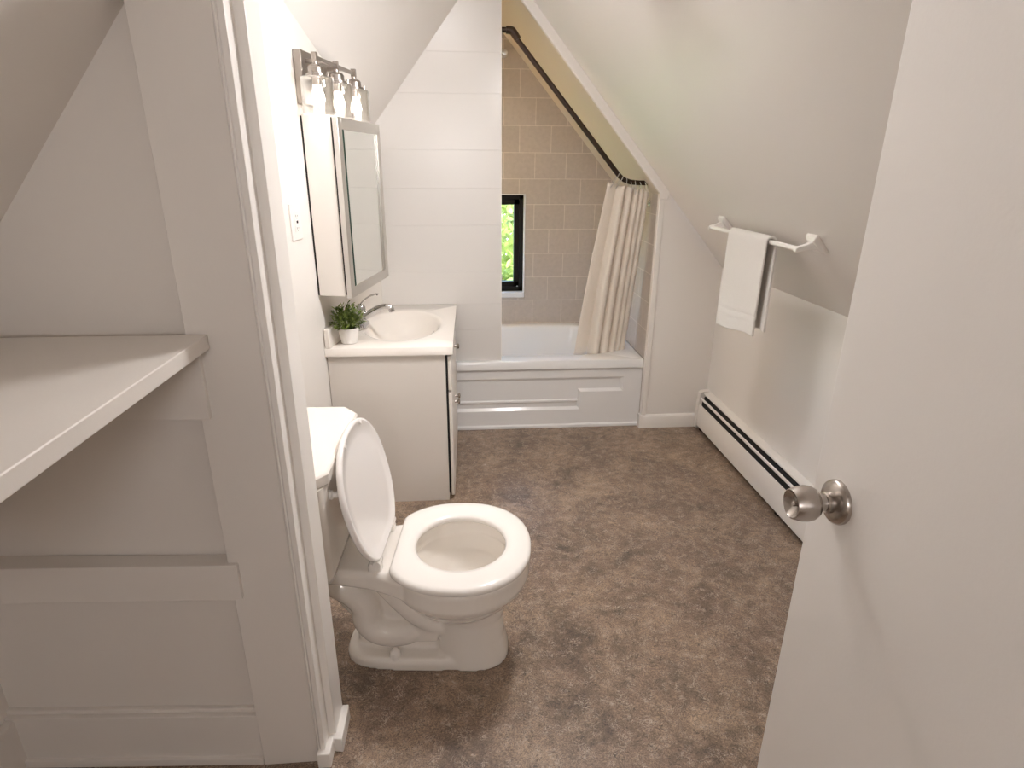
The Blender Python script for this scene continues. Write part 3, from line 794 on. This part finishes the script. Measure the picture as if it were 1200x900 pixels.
# outlet
ou = thing('wall_outlet', 'white rectangular outlet plate on the wall left of the mirrored cabinet', 'outlet', (*wall_pt(-0.122), 1.250), -TH)
bx('plate', (0.0, 0.006, -0.042, 0.042, -0.064, 0.064), M_white, ou, bevel=0.003, seg=3)
def f_rec(b):
    box(b, 0.005, 0.0085, -0.0165, 0.0165, -0.034, 0.034)
rc = one('receptacle', f_rec, M_white, ou, bevel=0.001)
for z in (0.021, -0.021):
    for (a0, a1, b0, b1) in ((-0.007, -0.005, -0.004, 0.004), (0.005, 0.007, -0.003, 0.003), (-0.002, 0.002, -0.010, -0.0065)):
        bx('slot', (0.0083, 0.0087, a0, a1, z + b0, z + b1), M_dark, rc, bevel=0)
bx('test_button', (0.0083, 0.0095, -0.006, 0.006, -0.0045, 0.0045), M_dark, rc, bevel=0.0004)

# ------------------------------------------------------------------ toilet
toi = thing('toilet', 'white two-piece toilet with its lid raised beside the vanity', 'toilet', (-0.245, 1.548, 0), radians(-5))
NT = 56
def outline(cx, af, ab, bw, z, p=2.0, flat=None, n=NT):
    pts = []
    for i in range(n):
        a = 2 * pi * i / n; c, s = cos(a), sin(a)
        x = cx + (af if c > 0 else ab) * math.copysign(abs(c) ** (2 / p), c)
        y = bw * math.copysign(abs(s) ** (2 / p), s)
        if flat is not None and x < flat: x = flat
        pts.append((x, y, z))
    return pts
def f_bowl(b):
    # bowl shell: outside, over the rim, down the inside
    c = 0.222
    rings = [outline(c - 0.01, 0.075, 0.06, 0.05, 0.145), outline(c - 0.01, 0.115, 0.11, 0.085, 0.165), outline(c - 0.005, 0.150, 0.150, 0.125, 0.205), outline(c, 0.180, 0.185, 0.165, 0.245),
             outline(c, 0.193, 0.20, 0.195, 0.278), outline(c, 0.204, 0.205, 0.212, 0.296), outline(c, 0.209, 0.207, 0.218, 0.312), outline(c, 0.209, 0.207, 0.219, 0.362),
             outline(c, 0.204, 0.203, 0.214, 0.371), outline(c, 0.165, 0.150, 0.160, 0.371), outline(c, 0.155, 0.140, 0.150, 0.366), outline(c, 0.153, 0.138, 0.148, 0.335),
             outline(c, 0.158, 0.142, 0.152, 0.322), outline(c, 0.140, 0.125, 0.135, 0.275), outline(c - 0.01, 0.105, 0.090, 0.095, 0.225), outline(c - 0.02, 0.06, 0.05, 0.05, 0.195), outline(c - 0.02, 0.02, 0.02, 0.02, 0.188)]
    loft(b, rings)
    # rear deck carrying the tank, flowing into the rim
    D = []
    for (x, hw, z0, z1) in ((-0.235, 0.100, 0.328, 0.368), (-0.225, 0.112, 0.322, 0.371), (-0.12, 0.116, 0.316, 0.371), (-0.03, 0.122, 0.308, 0.371), (0.025, 0.135, 0.300, 0.371), (0.072, 0.158, 0.300, 0.371)):
        r = 0.012
        D.append([(x, -hw + r, z0), (x, hw - r, z0), (x, hw, z0 + r), (x, hw, z1 - r), (x, hw - r, z1), (x, -hw + r, z1), (x, -hw, z1 - r), (x, -hw, z0 + r)])
    loft(b, D)
    # front column of the pedestal
    loft(b, [outline(0.245, 0.124, 0.10, 0.102, 0.0, 2.5), outline(0.245, 0.122, 0.10, 0.100, 0.02, 2.5), outline(0.245, 0.110, 0.10, 0.092, 0.08, 2.5), outline(0.245, 0.106, 0.10, 0.088, 0.15, 2.4), outline(0.243, 0.120, 0.10, 0.094, 0.190, 2.3), outline(0.240, 0.13, 0.11, 0.11, 0.22, 2.2)])
    # foot plate
    loft(b, [outline(0.10, 0.20, 0.235, 0.102, 0.0, 3.2), outline(0.10, 0.20, 0.235, 0.102, 0.026, 3.2), outline(0.10, 0.20, 0.228, 0.095, 0.040, 3.2)])
    # web between foot and deck
    loft(b, [outline(0.05, 0.16, 0.150, 0.050, 0.03, 3.0), outline(0.04, 0.17, 0.150, 0.040, 0.12, 3.0), outline(0.00, 0.12, 0.200, 0.042, 0.24, 3.0), outline(-0.05, 0.12, 0.175, 0.060, 0.33, 3.0)])
    # trapway bulging from both flanks
    for sgn in (-1, 1):
        y = 0.043 * sgn
        tube(b, [(-0.175, y * 0.8, 0.295), (-0.135, y, 0.275), (-0.090, y, 0.245), (-0.062, y, 0.200), (-0.060, y, 0.150), (-0.035, y, 0.112), (0.010, y, 0.098), (0.060, y, 0.105), (0.090, y, 0.125)],
             [0.040, 0.046, 0.047, 0.046, 0.045, 0.045, 0.044, 0.043, 0.036], 18, sub=5)
        tube(b, [(-0.01, y * 1.3, 0.300), (0.04, y * 1.3, 0.235), (0.10, y * 1.3, 0.170), (0.17, y, 0.12)], [0.030, 0.032, 0.032, 0.03], 18, sub=4)
        box(b, 0.075, 0.155, min(0, sgn * 0.075), max(0, sgn * 0.075), 0.085, 0.14)
bowl = one('bowl', f_bowl, M_porc, toi, angle=180)
rm = bowl.modifiers.new('fuse', 'REMESH'); rm.mode = 'VOXEL'; rm.voxel_size = 0.0042; rm.use_smooth_shade = True
sm = bowl.modifiers.new('soften', 'SMOOTH'); sm.factor = 0.5; sm.iterations = 7
one('water', lambda b: loft(b, [outline(0.205, 0.075, 0.062, 0.066, 0.210), outline(0.205, 0.076, 0.063, 0.067, 0.2105)]), M_water, toi)
def f_cap(b, y): lathe(b, [(0, 0), (0.0175, 0), (0.0175, 0.012), (0.0155, 0.023), (0.008, 0.030), (0, 0.031)], 20, Matrix.Translation((0.025, y, 0.034)))
one('bolt_cap', lambda b: f_cap(b, -0.080), M_seat, toi); one('bolt_cap', lambda b: f_cap(b, 0.080), M_seat, toi)
# seat ring
def f_seat(b):
    c = 0.222
    O = lambda k, z: outline(c, 0.212 + k, 0.222 + k, 0.224 + k, z, 2.2, 0.036 - k * 0.8)
    I = lambda k, z: outline(c + 0.002, 0.134 + k, 0.130 + k, 0.134 + k, z, 2.0)
    loft(b, [O(-0.004, 0.374), O(0, 0.378), O(0, 0.386), O(-0.003, 0.393), O(-0.012, 0.397), O(-0.04, 0.400), I(0.022, 0.399), I(0.006, 0.395), I(0, 0.388), I(0.002, 0.378), I(0.006, 0.374), O(-0.004, 0.374)], False, False)
    bmesh.ops.remove_doubles(b, verts=b.verts, dist=1e-6)
one('seat', f_seat, M_seat, toi, angle=60)
LT = Matrix.Translation((0.010, 0, 0.376)) @ Matrix.Rotation(radians(-102.8), 4, 'Y')
def f_lid(b):
    c = 0.215
    O = lambda k, z: outline(c, 0.185 + k, 0.213 + k, 0.208 + k, z, 2.2, 0.028 - k * 0.6)
    rings = [O(-0.05, 0.013), O(-0.016, 0.012), O(-0.005, 0.009), O(0, 0.004), O(0, -0.004), O(-0.005, -0.008), O(-0.010, -0.008), O(-0.016, -0.003), O(-0.05, -0.0015)]
    R = loft(b, rings)
    bmesh.ops.transform(b, matrix=LT, verts=b.verts)
lid = one('lid', f_lid, M_lid, toi, angle=60)
for y in (-0.15, 0.15):
    p = LT @ Vector((0.375, y * 0.55, -0.004))
    one('bumper', lambda b: lathe(b, [(0, -0.003), (0.006, -0.003), (0.006, 0.006), (0, 0.007)], 12, Matrix.Translation(p) @ Matrix.Rotation(radians(80), 4, 'Y')), M_seat, lid)
for y in (-0.100, 0.100):
    def f_h(b):
        loft(b, [outline(-0.008, 0.020, 0.020, 0.019, 0.371, 3.0, n=24), outline(-0.008, 0.020, 0.020, 0.019, 0.385, 3.0, n=24), outline(-0.006, 0.015, 0.015, 0.017, 0.396, 3.0, n=24)])
        bmesh.ops.translate(b, vec=(0, y, 0), verts=b.verts)
        vs = lathe(b, [(0, -0.020), (0.0105, -0.020), (0.0115, -0.018), (0.0115, 0.018), (0.0105, 0.020), (0, 0.020)], 18, Matrix.Translation((0.0, y, 0.396)) @ Matrix.Rotation(radians(90), 4, 'X'))
    one('hinge', f_h, M_seat, toi)
one('hinge_pin', lambda b: tube(b, [(0.0, -0.09, 0.396), (0.0, 0.09, 0.396)], 0.0048, 12), M_seat, toi)
# tank
TKM = Matrix.Translation((-0.186, -0.008, 0)) @ Matrix.Rotation(radians(3), 4, 'Z')
def rrect(hx, hy, r, z, n=5, x0=0.0):
    pts = []
    for (sx, sy, a0) in ((1, 1, 0), (-1, 1, 90), (-1, -1, 180), (1, -1, 270)):
        for i in range(n + 1):
            a = radians(a0 + 90 * i / n); pts.append((x0 + sx * (hx - r) + r * cos(a), sy * (hy - r) + r * sin(a), z))
    return pts
def f_tank(b):
    loft(b, [rrect(0.060, 0.170, 0.030, 0.3725), rrect(0.070, 0.185, 0.034, 0.379), rrect(0.073, 0.192, 0.034, 0.40), rrect(0.082, 0.220, 0.030, 0.60), rrect(0.083, 0.224, 0.028, 0.690)])
    bmesh.ops.transform(b, matrix=TKM, verts=b.verts)
one('tank', f_tank, M_porc, toi, angle=50)
def chamfer(hx, hy, c, z):
    # lid with clipped front corners
    return [(hx, -hy + c * 1.25, z), (hx, hy - c * 1.25, z), (hx - c, hy, z), (-hx + 0.008, hy, z), (-hx, hy - 0.008, z), (-hx, -hy + 0.008, z), (-hx + 0.008, -hy, z), (hx - c, -hy, z)]
def f_tlid(b):
    loft(b, [chamfer(0.090, 0.236, 0.040, 0.690), chamfer(0.094, 0.240, 0.042, 0.696), chamfer(0.095, 0.242, 0.042, 0.722), chamfer(0.090, 0.237, 0.041, 0.731)])
    bmesh.ops.transform(b, matrix=TKM, verts=b.verts)
one('tank_lid', f_tlid, M_porc, toi, bevel=0.006, seg=3, angle=30)
def f_lever_t(b):
    M = TKM @ Matrix.Translation((0.082, -0.150, 0.640))
    vs = lathe(b, [(0, 0), (0.013, 0), (0.013, 0.006), (0.008, 0.010), (0.008, 0.020), (0, 0.021)], 18, M @ Matrix.Rotation(radians(90), 4, 'Y'))
    n0 = len(b.verts)
    tube(b, [M @ Vector((0.016, 0.0, 0.0)), M @ Vector((0.022, 0.02, -0.002)), M @ Vector((0.024, 0.055, -0.006)), M @ Vector((0.022, 0.075, -0.009))], [0.008, 0.0085, 0.0075, 0.006], 14, sub=3)
one('flush_lever', f_lever_t, M_seat, toi)

# shut-off valve behind the jamb
sv = thing('supply_valve', 'white water supply valve low behind the toilet beside the door jamb', 'valve', (-0.50, 1.57, 0.15))
def f_sv(b):
    tube(b, [(-0.17, 0, 0.0), (0.0, 0, 0.0)], 0.009, 12); tube(b, [(0, 0, -0.016), (0, 0, 0.03)], 0.013, 14)
one('valve_body', f_sv, M_satin, sv)
one('valve_handle', lambda b: lathe(b, [(0, 0), (0.018, 0), (0.019, 0.006), (0.014, 0.012), (0, 0.013)], 18, Matrix.Translation((0.012, 0, 0.0)) @ Matrix.Rotation(radians(90), 4, 'Y')), M_white, sv)
one('supply_hose', lambda b: tube(b, [(0, 0, 0.03), (-0.01, -0.02, 0.09), (0.02, -0.06, 0.16), (0.05, -0.09, 0.24)], 0.006, 10, sub=5), M_white, sv)

# ------------------------------------------------------------------ towel bar and towel
tb = thing('towel_bar', 'white towel bar with two angled posts on the right sloped wall', 'towel bar', (1.09, 2.27, 1.196))
def f_mount(b, y):
    # square plate lying on the slope, tapering post out to the bar
    n = Vector((-0.757, 0, -0.653)); u = Vector((0.653, 0, -0.757)); c0 = Vector((0, y, 0))
    # foot of the post: move from bar up the slope
    px = 1.158; foot = Vector((px - 1.09, y, zr(px) - 1.196))
    def quad(c, hu, hv): return [tuple(c + u * (hu * a) + Vector((0, 1, 0)) * (hv * d)) for a, d in ((-1, -1), (1, -1), (1, 1), (-1, 1))]
    loft(b, [quad(foot, 0.036, 0.031), quad(foot + n * 0.010, 0.036, 0.031), quad(foot + n * 0.020, 0.024, 0.022)])
    e = Vector((-0.004, y, -0.002)); d = (e - (foot + n * 0.01))
    def ring(c, h, w): return [tuple(c + Vector((0, 0, 1)) * (h * a) + Vector((0, 1, 0)) * (w * k)) for a, k in ((-1, -1), (1, -1), (1, 1), (-1, 1))]
    loft(b, [ring(foot + n * 0.010 + Vector((0, 0, 0.004)), 0.018, 0.018), ring(foot + n * 0.01 + d * 0.5, 0.010, 0.010), ring(e, 0.009, 0.010), ring(e + d.normalized() * 0.007, 0.006, 0.008)])
one('post', lambda b: f_mount(b, 0.36), M_white, tb, bevel=0.0025)
one('post', lambda b: f_mount(b, -0.36), M_white, tb, bevel=0.0025)
one('bar', lambda b: tube(b, [(0, -0.355, 0), (0, 0.355, 0)], 0.0085, 18), M_white, tb)

tw = thing('hand_towel', 'white folded hand towel hanging over the towel bar', 'towel', (1.09, 2.24, 1.19))
TWY0, TWY1 = -0.158, 0.158
def f_towel(b):
    prof = []
    r = 0.0135
    for k in range(41):                                   # front fall, bottom to top
        t = k / 40; z = -0.352 + t * 0.350
        x = -r - 0.001 * (1 - t) ** 1.2
        rib = 0.0
        if 0.045 < -(z + 0.0) - 0.0 < 10: pass
        for zc_ in (-0.292, -0.268):
            rib += 0.0028 * math.exp(-((z - zc_) / 0.0035) ** 2)
        if -0.288 < z < -0.272: rib -= 0.0018
        prof.append((x - rib, z))
    for k in range(1, 12):
        a = pi - pi * k / 12; prof.append((r * cos(a), 0.006 + r * sin(a) * 0.95))
    for k in range(37):
        t = k / 36; z = -t * 0.322
        prof.append((r - 0.004 * t, z))
    ny = 26; g = []
    for j in range(ny + 1):
        v = j / ny; y = TWY0 + (TWY1 - TWY0) * v
        row = []
        for (x, z) in prof:
            hang = max(0.0, -z / 0.35)
            yy = y * (1 - 0.03 * hang) + (0.004 * hang if x < 0 else -0.022 * hang)
            xx = x + (0.006 * hang * sin(5.0 * v + 0.6) if x < 0 else 0.004 * hang * sin(4 * v))
            zz = z + (0.024 * hang * (0.5 - v) * (1 if x < 0 else 0.5)) + 0.004 * hang * sin(7 * v)
            row.append(b.verts.new((xx, yy, zz)))
        g.append(row)
    for j in range(ny):
        for i in range(len(prof) - 1):
            b.faces.new((g[j][i], g[j][i + 1], g[j + 1][i + 1], g[j + 1][i]))
ot = one('towel_cloth', f_towel, M_towel, tw, angle=180)
sm = ot.modifiers.new('thickness', 'SOLIDIFY'); sm.thickness = 0.009; sm.offset = 1
bv = ot.modifiers.new('soft', 'BEVEL'); bv.width = 0.003; bv.segments = 2; bv.limit_method = 'ANGLE'; bv.angle_limit = radians(60)

# ------------------------------------------------------------------ baseboard heater
HY0, HY1 = -0.02, 3.120
ht = thing('baseboard_heater', 'long white baseboard heater with black slots along the right wall', 'heater', (XR, 1.55, 0))
HL = lambda x: x - XR
def hprism(name, pts, y0, y1, m, bev=0.0015):
    return one(name, lambda b: prism(b, [(HL(x), y0 - 1.55, z) for x, z in pts], (0, y1 - y0, 0)), m, ht, bevel=bev)
hprism('back_panel', [(1.404, 0.020), (1.398, 0.020), (1.398, 0.214), (1.366, 0.216), (1.364, 0.222), (1.370, 0.227), (1.404, 0.233)], HY0, HY1, M_enamel)
hprism('front_panel', [(1.345, 0.026), (1.345, 0.150), (1.349, 0.157), (1.352, 0.157), (1.352, 0.026)], HY0, HY1, M_enamel)
hprism('damper', [(1.350, 0.186), (1.350, 0.196), (1.356, 0.200), (1.357, 0.190)], HY0, HY1, M_white, 0.001)
hprism('slot_shade_block', [(1.360, 0.045), (1.360, 0.176), (1.372, 0.206), (1.397, 0.206), (1.397, 0.045)], HY0, HY1 - 0.005, M_dark, 0)  # near-black block, paints the shade inside the heater slots
hprism('end_cap', [(1.404, 0.010), (1.340, 0.010), (1.340, 0.160), (1.346, 0.224), (1.360, 0.234), (1.404, 0.237)], HY1, HY1 + 0.036, M_enamel, 0.003)
for y in (HY1 - 0.02, 2.2, 1.2, 0.4):
    hprism('foot', [(1.402, 0.0), (1.358, 0.0), (1.358, 0.028), (1.402, 0.028)], y - 0.012, y + 0.012, M_dark, 0)

# ------------------------------------------------------------------ closet shelf and cleats
sh = bx('closet_shelf', (-1.005, -0.487, -0.05, 1.158, 1.1115, 1.140), M_trim, bevel=0.002)
sh.data.materials[0] = M_board
tag(sh, 'white painted wooden shelf across the closet niche at left', 'shelf')
def f_cl1(b):
    prism(b, [(-0.93, 1.174, 0.966), (-0.507, 1.150, 0.966), (-0.507, 1.192, 0.966), (-0.93, 1.218, 0.966)], (0, 0, 0.145))
c1 = one('shelf_cleat', f_cl1, M_board, bevel=0.0015); tag(c1, 'upper white wooden cleat right under the closet shelf', 'cleat', 'closet cleats')
def f_cl2(b):
    prism(b, [(-1.145, 1.182, 0.526), (-0.507, 1.150, 0.526), (-0.507, 1.192, 0.526), (-1.145, 1.232, 0.526)], (0, 0, 0.092))
c2 = one('shelf_cleat', f_cl2, M_board, bevel=0.0015); tag(c2, 'lower white wooden cleat across the closet back, no shelf on it', 'cleat', 'closet cleats')

# ------------------------------------------------------------------ ceiling light on the right slope
CX, CY = 0.465, 1.86
cl = thing('ceiling_light', 'round lit ceiling light on the right slope at the top edge', 'ceiling light', (CX, CY, zr(CX)))
CLM = Matrix.Rotation(atan2(-0.757, -0.653), 4, 'Y')    # local z -> (-0.757, 0, -0.653), square to the slope
LMM = Matrix.Translation((-0.757 * 0.05, 0, -0.653 * 0.05)) @ Matrix.Rotation(atan2(-0.62, -0.785), 4, 'Y')   # the lamp head tips a little towards level
one('canopy', lambda b: lathe(b, [(0.0, 0.0), (0.09, 0.0), (0.085, 0.025), (0.07, 0.045), (0, 0.046)], 40, CLM), M_white, cl)
one('rim', lambda b: lathe(b, [(0.0, -0.015), (0.10, -0.015), (0.127, 0.005), (0.129, 0.042), (0.126, 0.044), (0.122, 0.042), (0.120, 0.010), (0, 0.008)], 48, LMM), M_white, cl)
one('diffuser', lambda b: lathe(b, [(0.1195, 0.038), (0.112, 0.043), (0.08, 0.050), (0, 0.054)], 40, LMM), M_dome, cl, angle=180)
rl = thing('ceiling_light', 'white globe ceiling light hanging from the ridge between the two slopes', 'ceiling light', (-0.08, 1.72, 2.34))
one('stem', lambda b: tube(b, [(0, 0, 0.08), (0, 0, 0.47)], 0.010, 12), M_satin, rl)
one('cap', lambda b: lathe(b, [(0, 0.095), (0.05, 0.092), (0.052, 0.078), (0, 0.076)], 32), M_satin, rl)
one('globe', lambda b: lathe(b, [(0.048, 0.078), (0.075, 0.055), (0.092, 0.015), (0.092, -0.02), (0.075, -0.06), (0.04, -0.085), (0, -0.092)], 36), M_ridge, rl, angle=180)
hl = thing('hall_fill_lamp', 'added fill lamp on the hall wall, unseen behind the camera', 'wall light', (-0.05, -1.46, 1.62))  # added out of view to fill the closet and door with light
HM = Matrix.Rotation(radians(-90), 4, 'X')
one('rim', lambda b: lathe(b, [(0, 0.0), (0.15, 0.0), (0.15, 0.03), (0.14, 0.03), (0.135, 0.01), (0, 0.01)], 40, HM), M_satin, hl)
one('diffuser', lambda b: lathe(b, [(0.134, 0.012), (0.125, 0.045), (0.08, 0.075), (0, 0.09)], 40, HM), M_hall_fill, hl, angle=180)
sl = thing('shower_light', 'small lit globe wall light in the alcove hidden behind the wing wall', 'wall light', (-0.47, 3.66, 1.40))
SM_ = Matrix.Rotation(radians(90), 4, 'Y')
one('wall_plate', lambda b: lathe(b, [(0, 0.0), (0.06, 0.0), (0.06, 0.012), (0.03, 0.02), (0.03, 0.045), (0, 0.045)], 32, SM_), M_satin, sl)
one('globe', lambda b: lathe(b, [(0.028, 0.046), (0.05, 0.06), (0.06, 0.09), (0.05, 0.12), (0.03, 0.135), (0, 0.14)], 32, SM_), M_shower, sl, angle=180)

# ------------------------------------------------------------------ outside the window
struct('ground', lambda b: box(b, -9, 9, 4.3, 18, -1.5, -1.4), M_lawn)
tr = thing('tree', 'bright green leafy tree outside the bathroom window', 'tree', (0.35, 7.2, -1.4))
one('trunk', lambda b: tube(b, [(0, 0, 0), (0.05, 0.05, 1.2), (-0.05, 0.0, 2.4), (0.1, 0.1, 3.6)], [0.16, 0.13, 0.09, 0.04], 12, sub=4), M_bark, tr)
random.seed(21)
def f_crown(b):
    for k in range(11000):
        a = random.uniform(0, 2 * pi); el = math.asin(random.uniform(-1, 1)); R = random.uniform(0.35, 1.0) ** 0.5
        p = Vector((1.5 * R * cos(a) * cos(el), 1.2 * R * sin(a) * cos(el), 2.0 + 1.6 * R * sin(el)))
        d = Vector((random.uniform(-1, 1), random.uniform(-1, 1), random.uniform(-1.0, 0.5)))
        add_leaf(b, p, d, random.uniform(0.07, 0.12), random.uniform(0.022, 0.036))
one('crown', f_crown, M_tree, tr, angle=180)

hg = thing('hedge', 'tall dense green hedge behind the tree outside the window', 'hedge', (1.0, 10.4, -1.4))
one('stems', lambda b: [tube(b, [(x, 0, 0), (x + 0.1, 0.05, 1.4), (x, 0, 2.6)], [0.06, 0.05, 0.02], 8) for x in (-2.4, -1.2, 0.0, 1.2, 2.4)], M_bark, hg)
random.seed(33)
def f_hedge(b):
    for k in range(7000):
        p = Vector((random.uniform(-3.2, 3.2), random.choice((-1, 1)) * random.uniform(0.25, 0.6), random.uniform(0.05, 3.0)))
        d = Vector((random.uniform(-1, 1), random.uniform(-1, 1), random.uniform(-1.0, 0.6)))
        add_leaf(b, p, d, random.uniform(0.14, 0.22), random.uniform(0.05, 0.075))
one('foliage', f_hedge, M_tree, hg, angle=180)
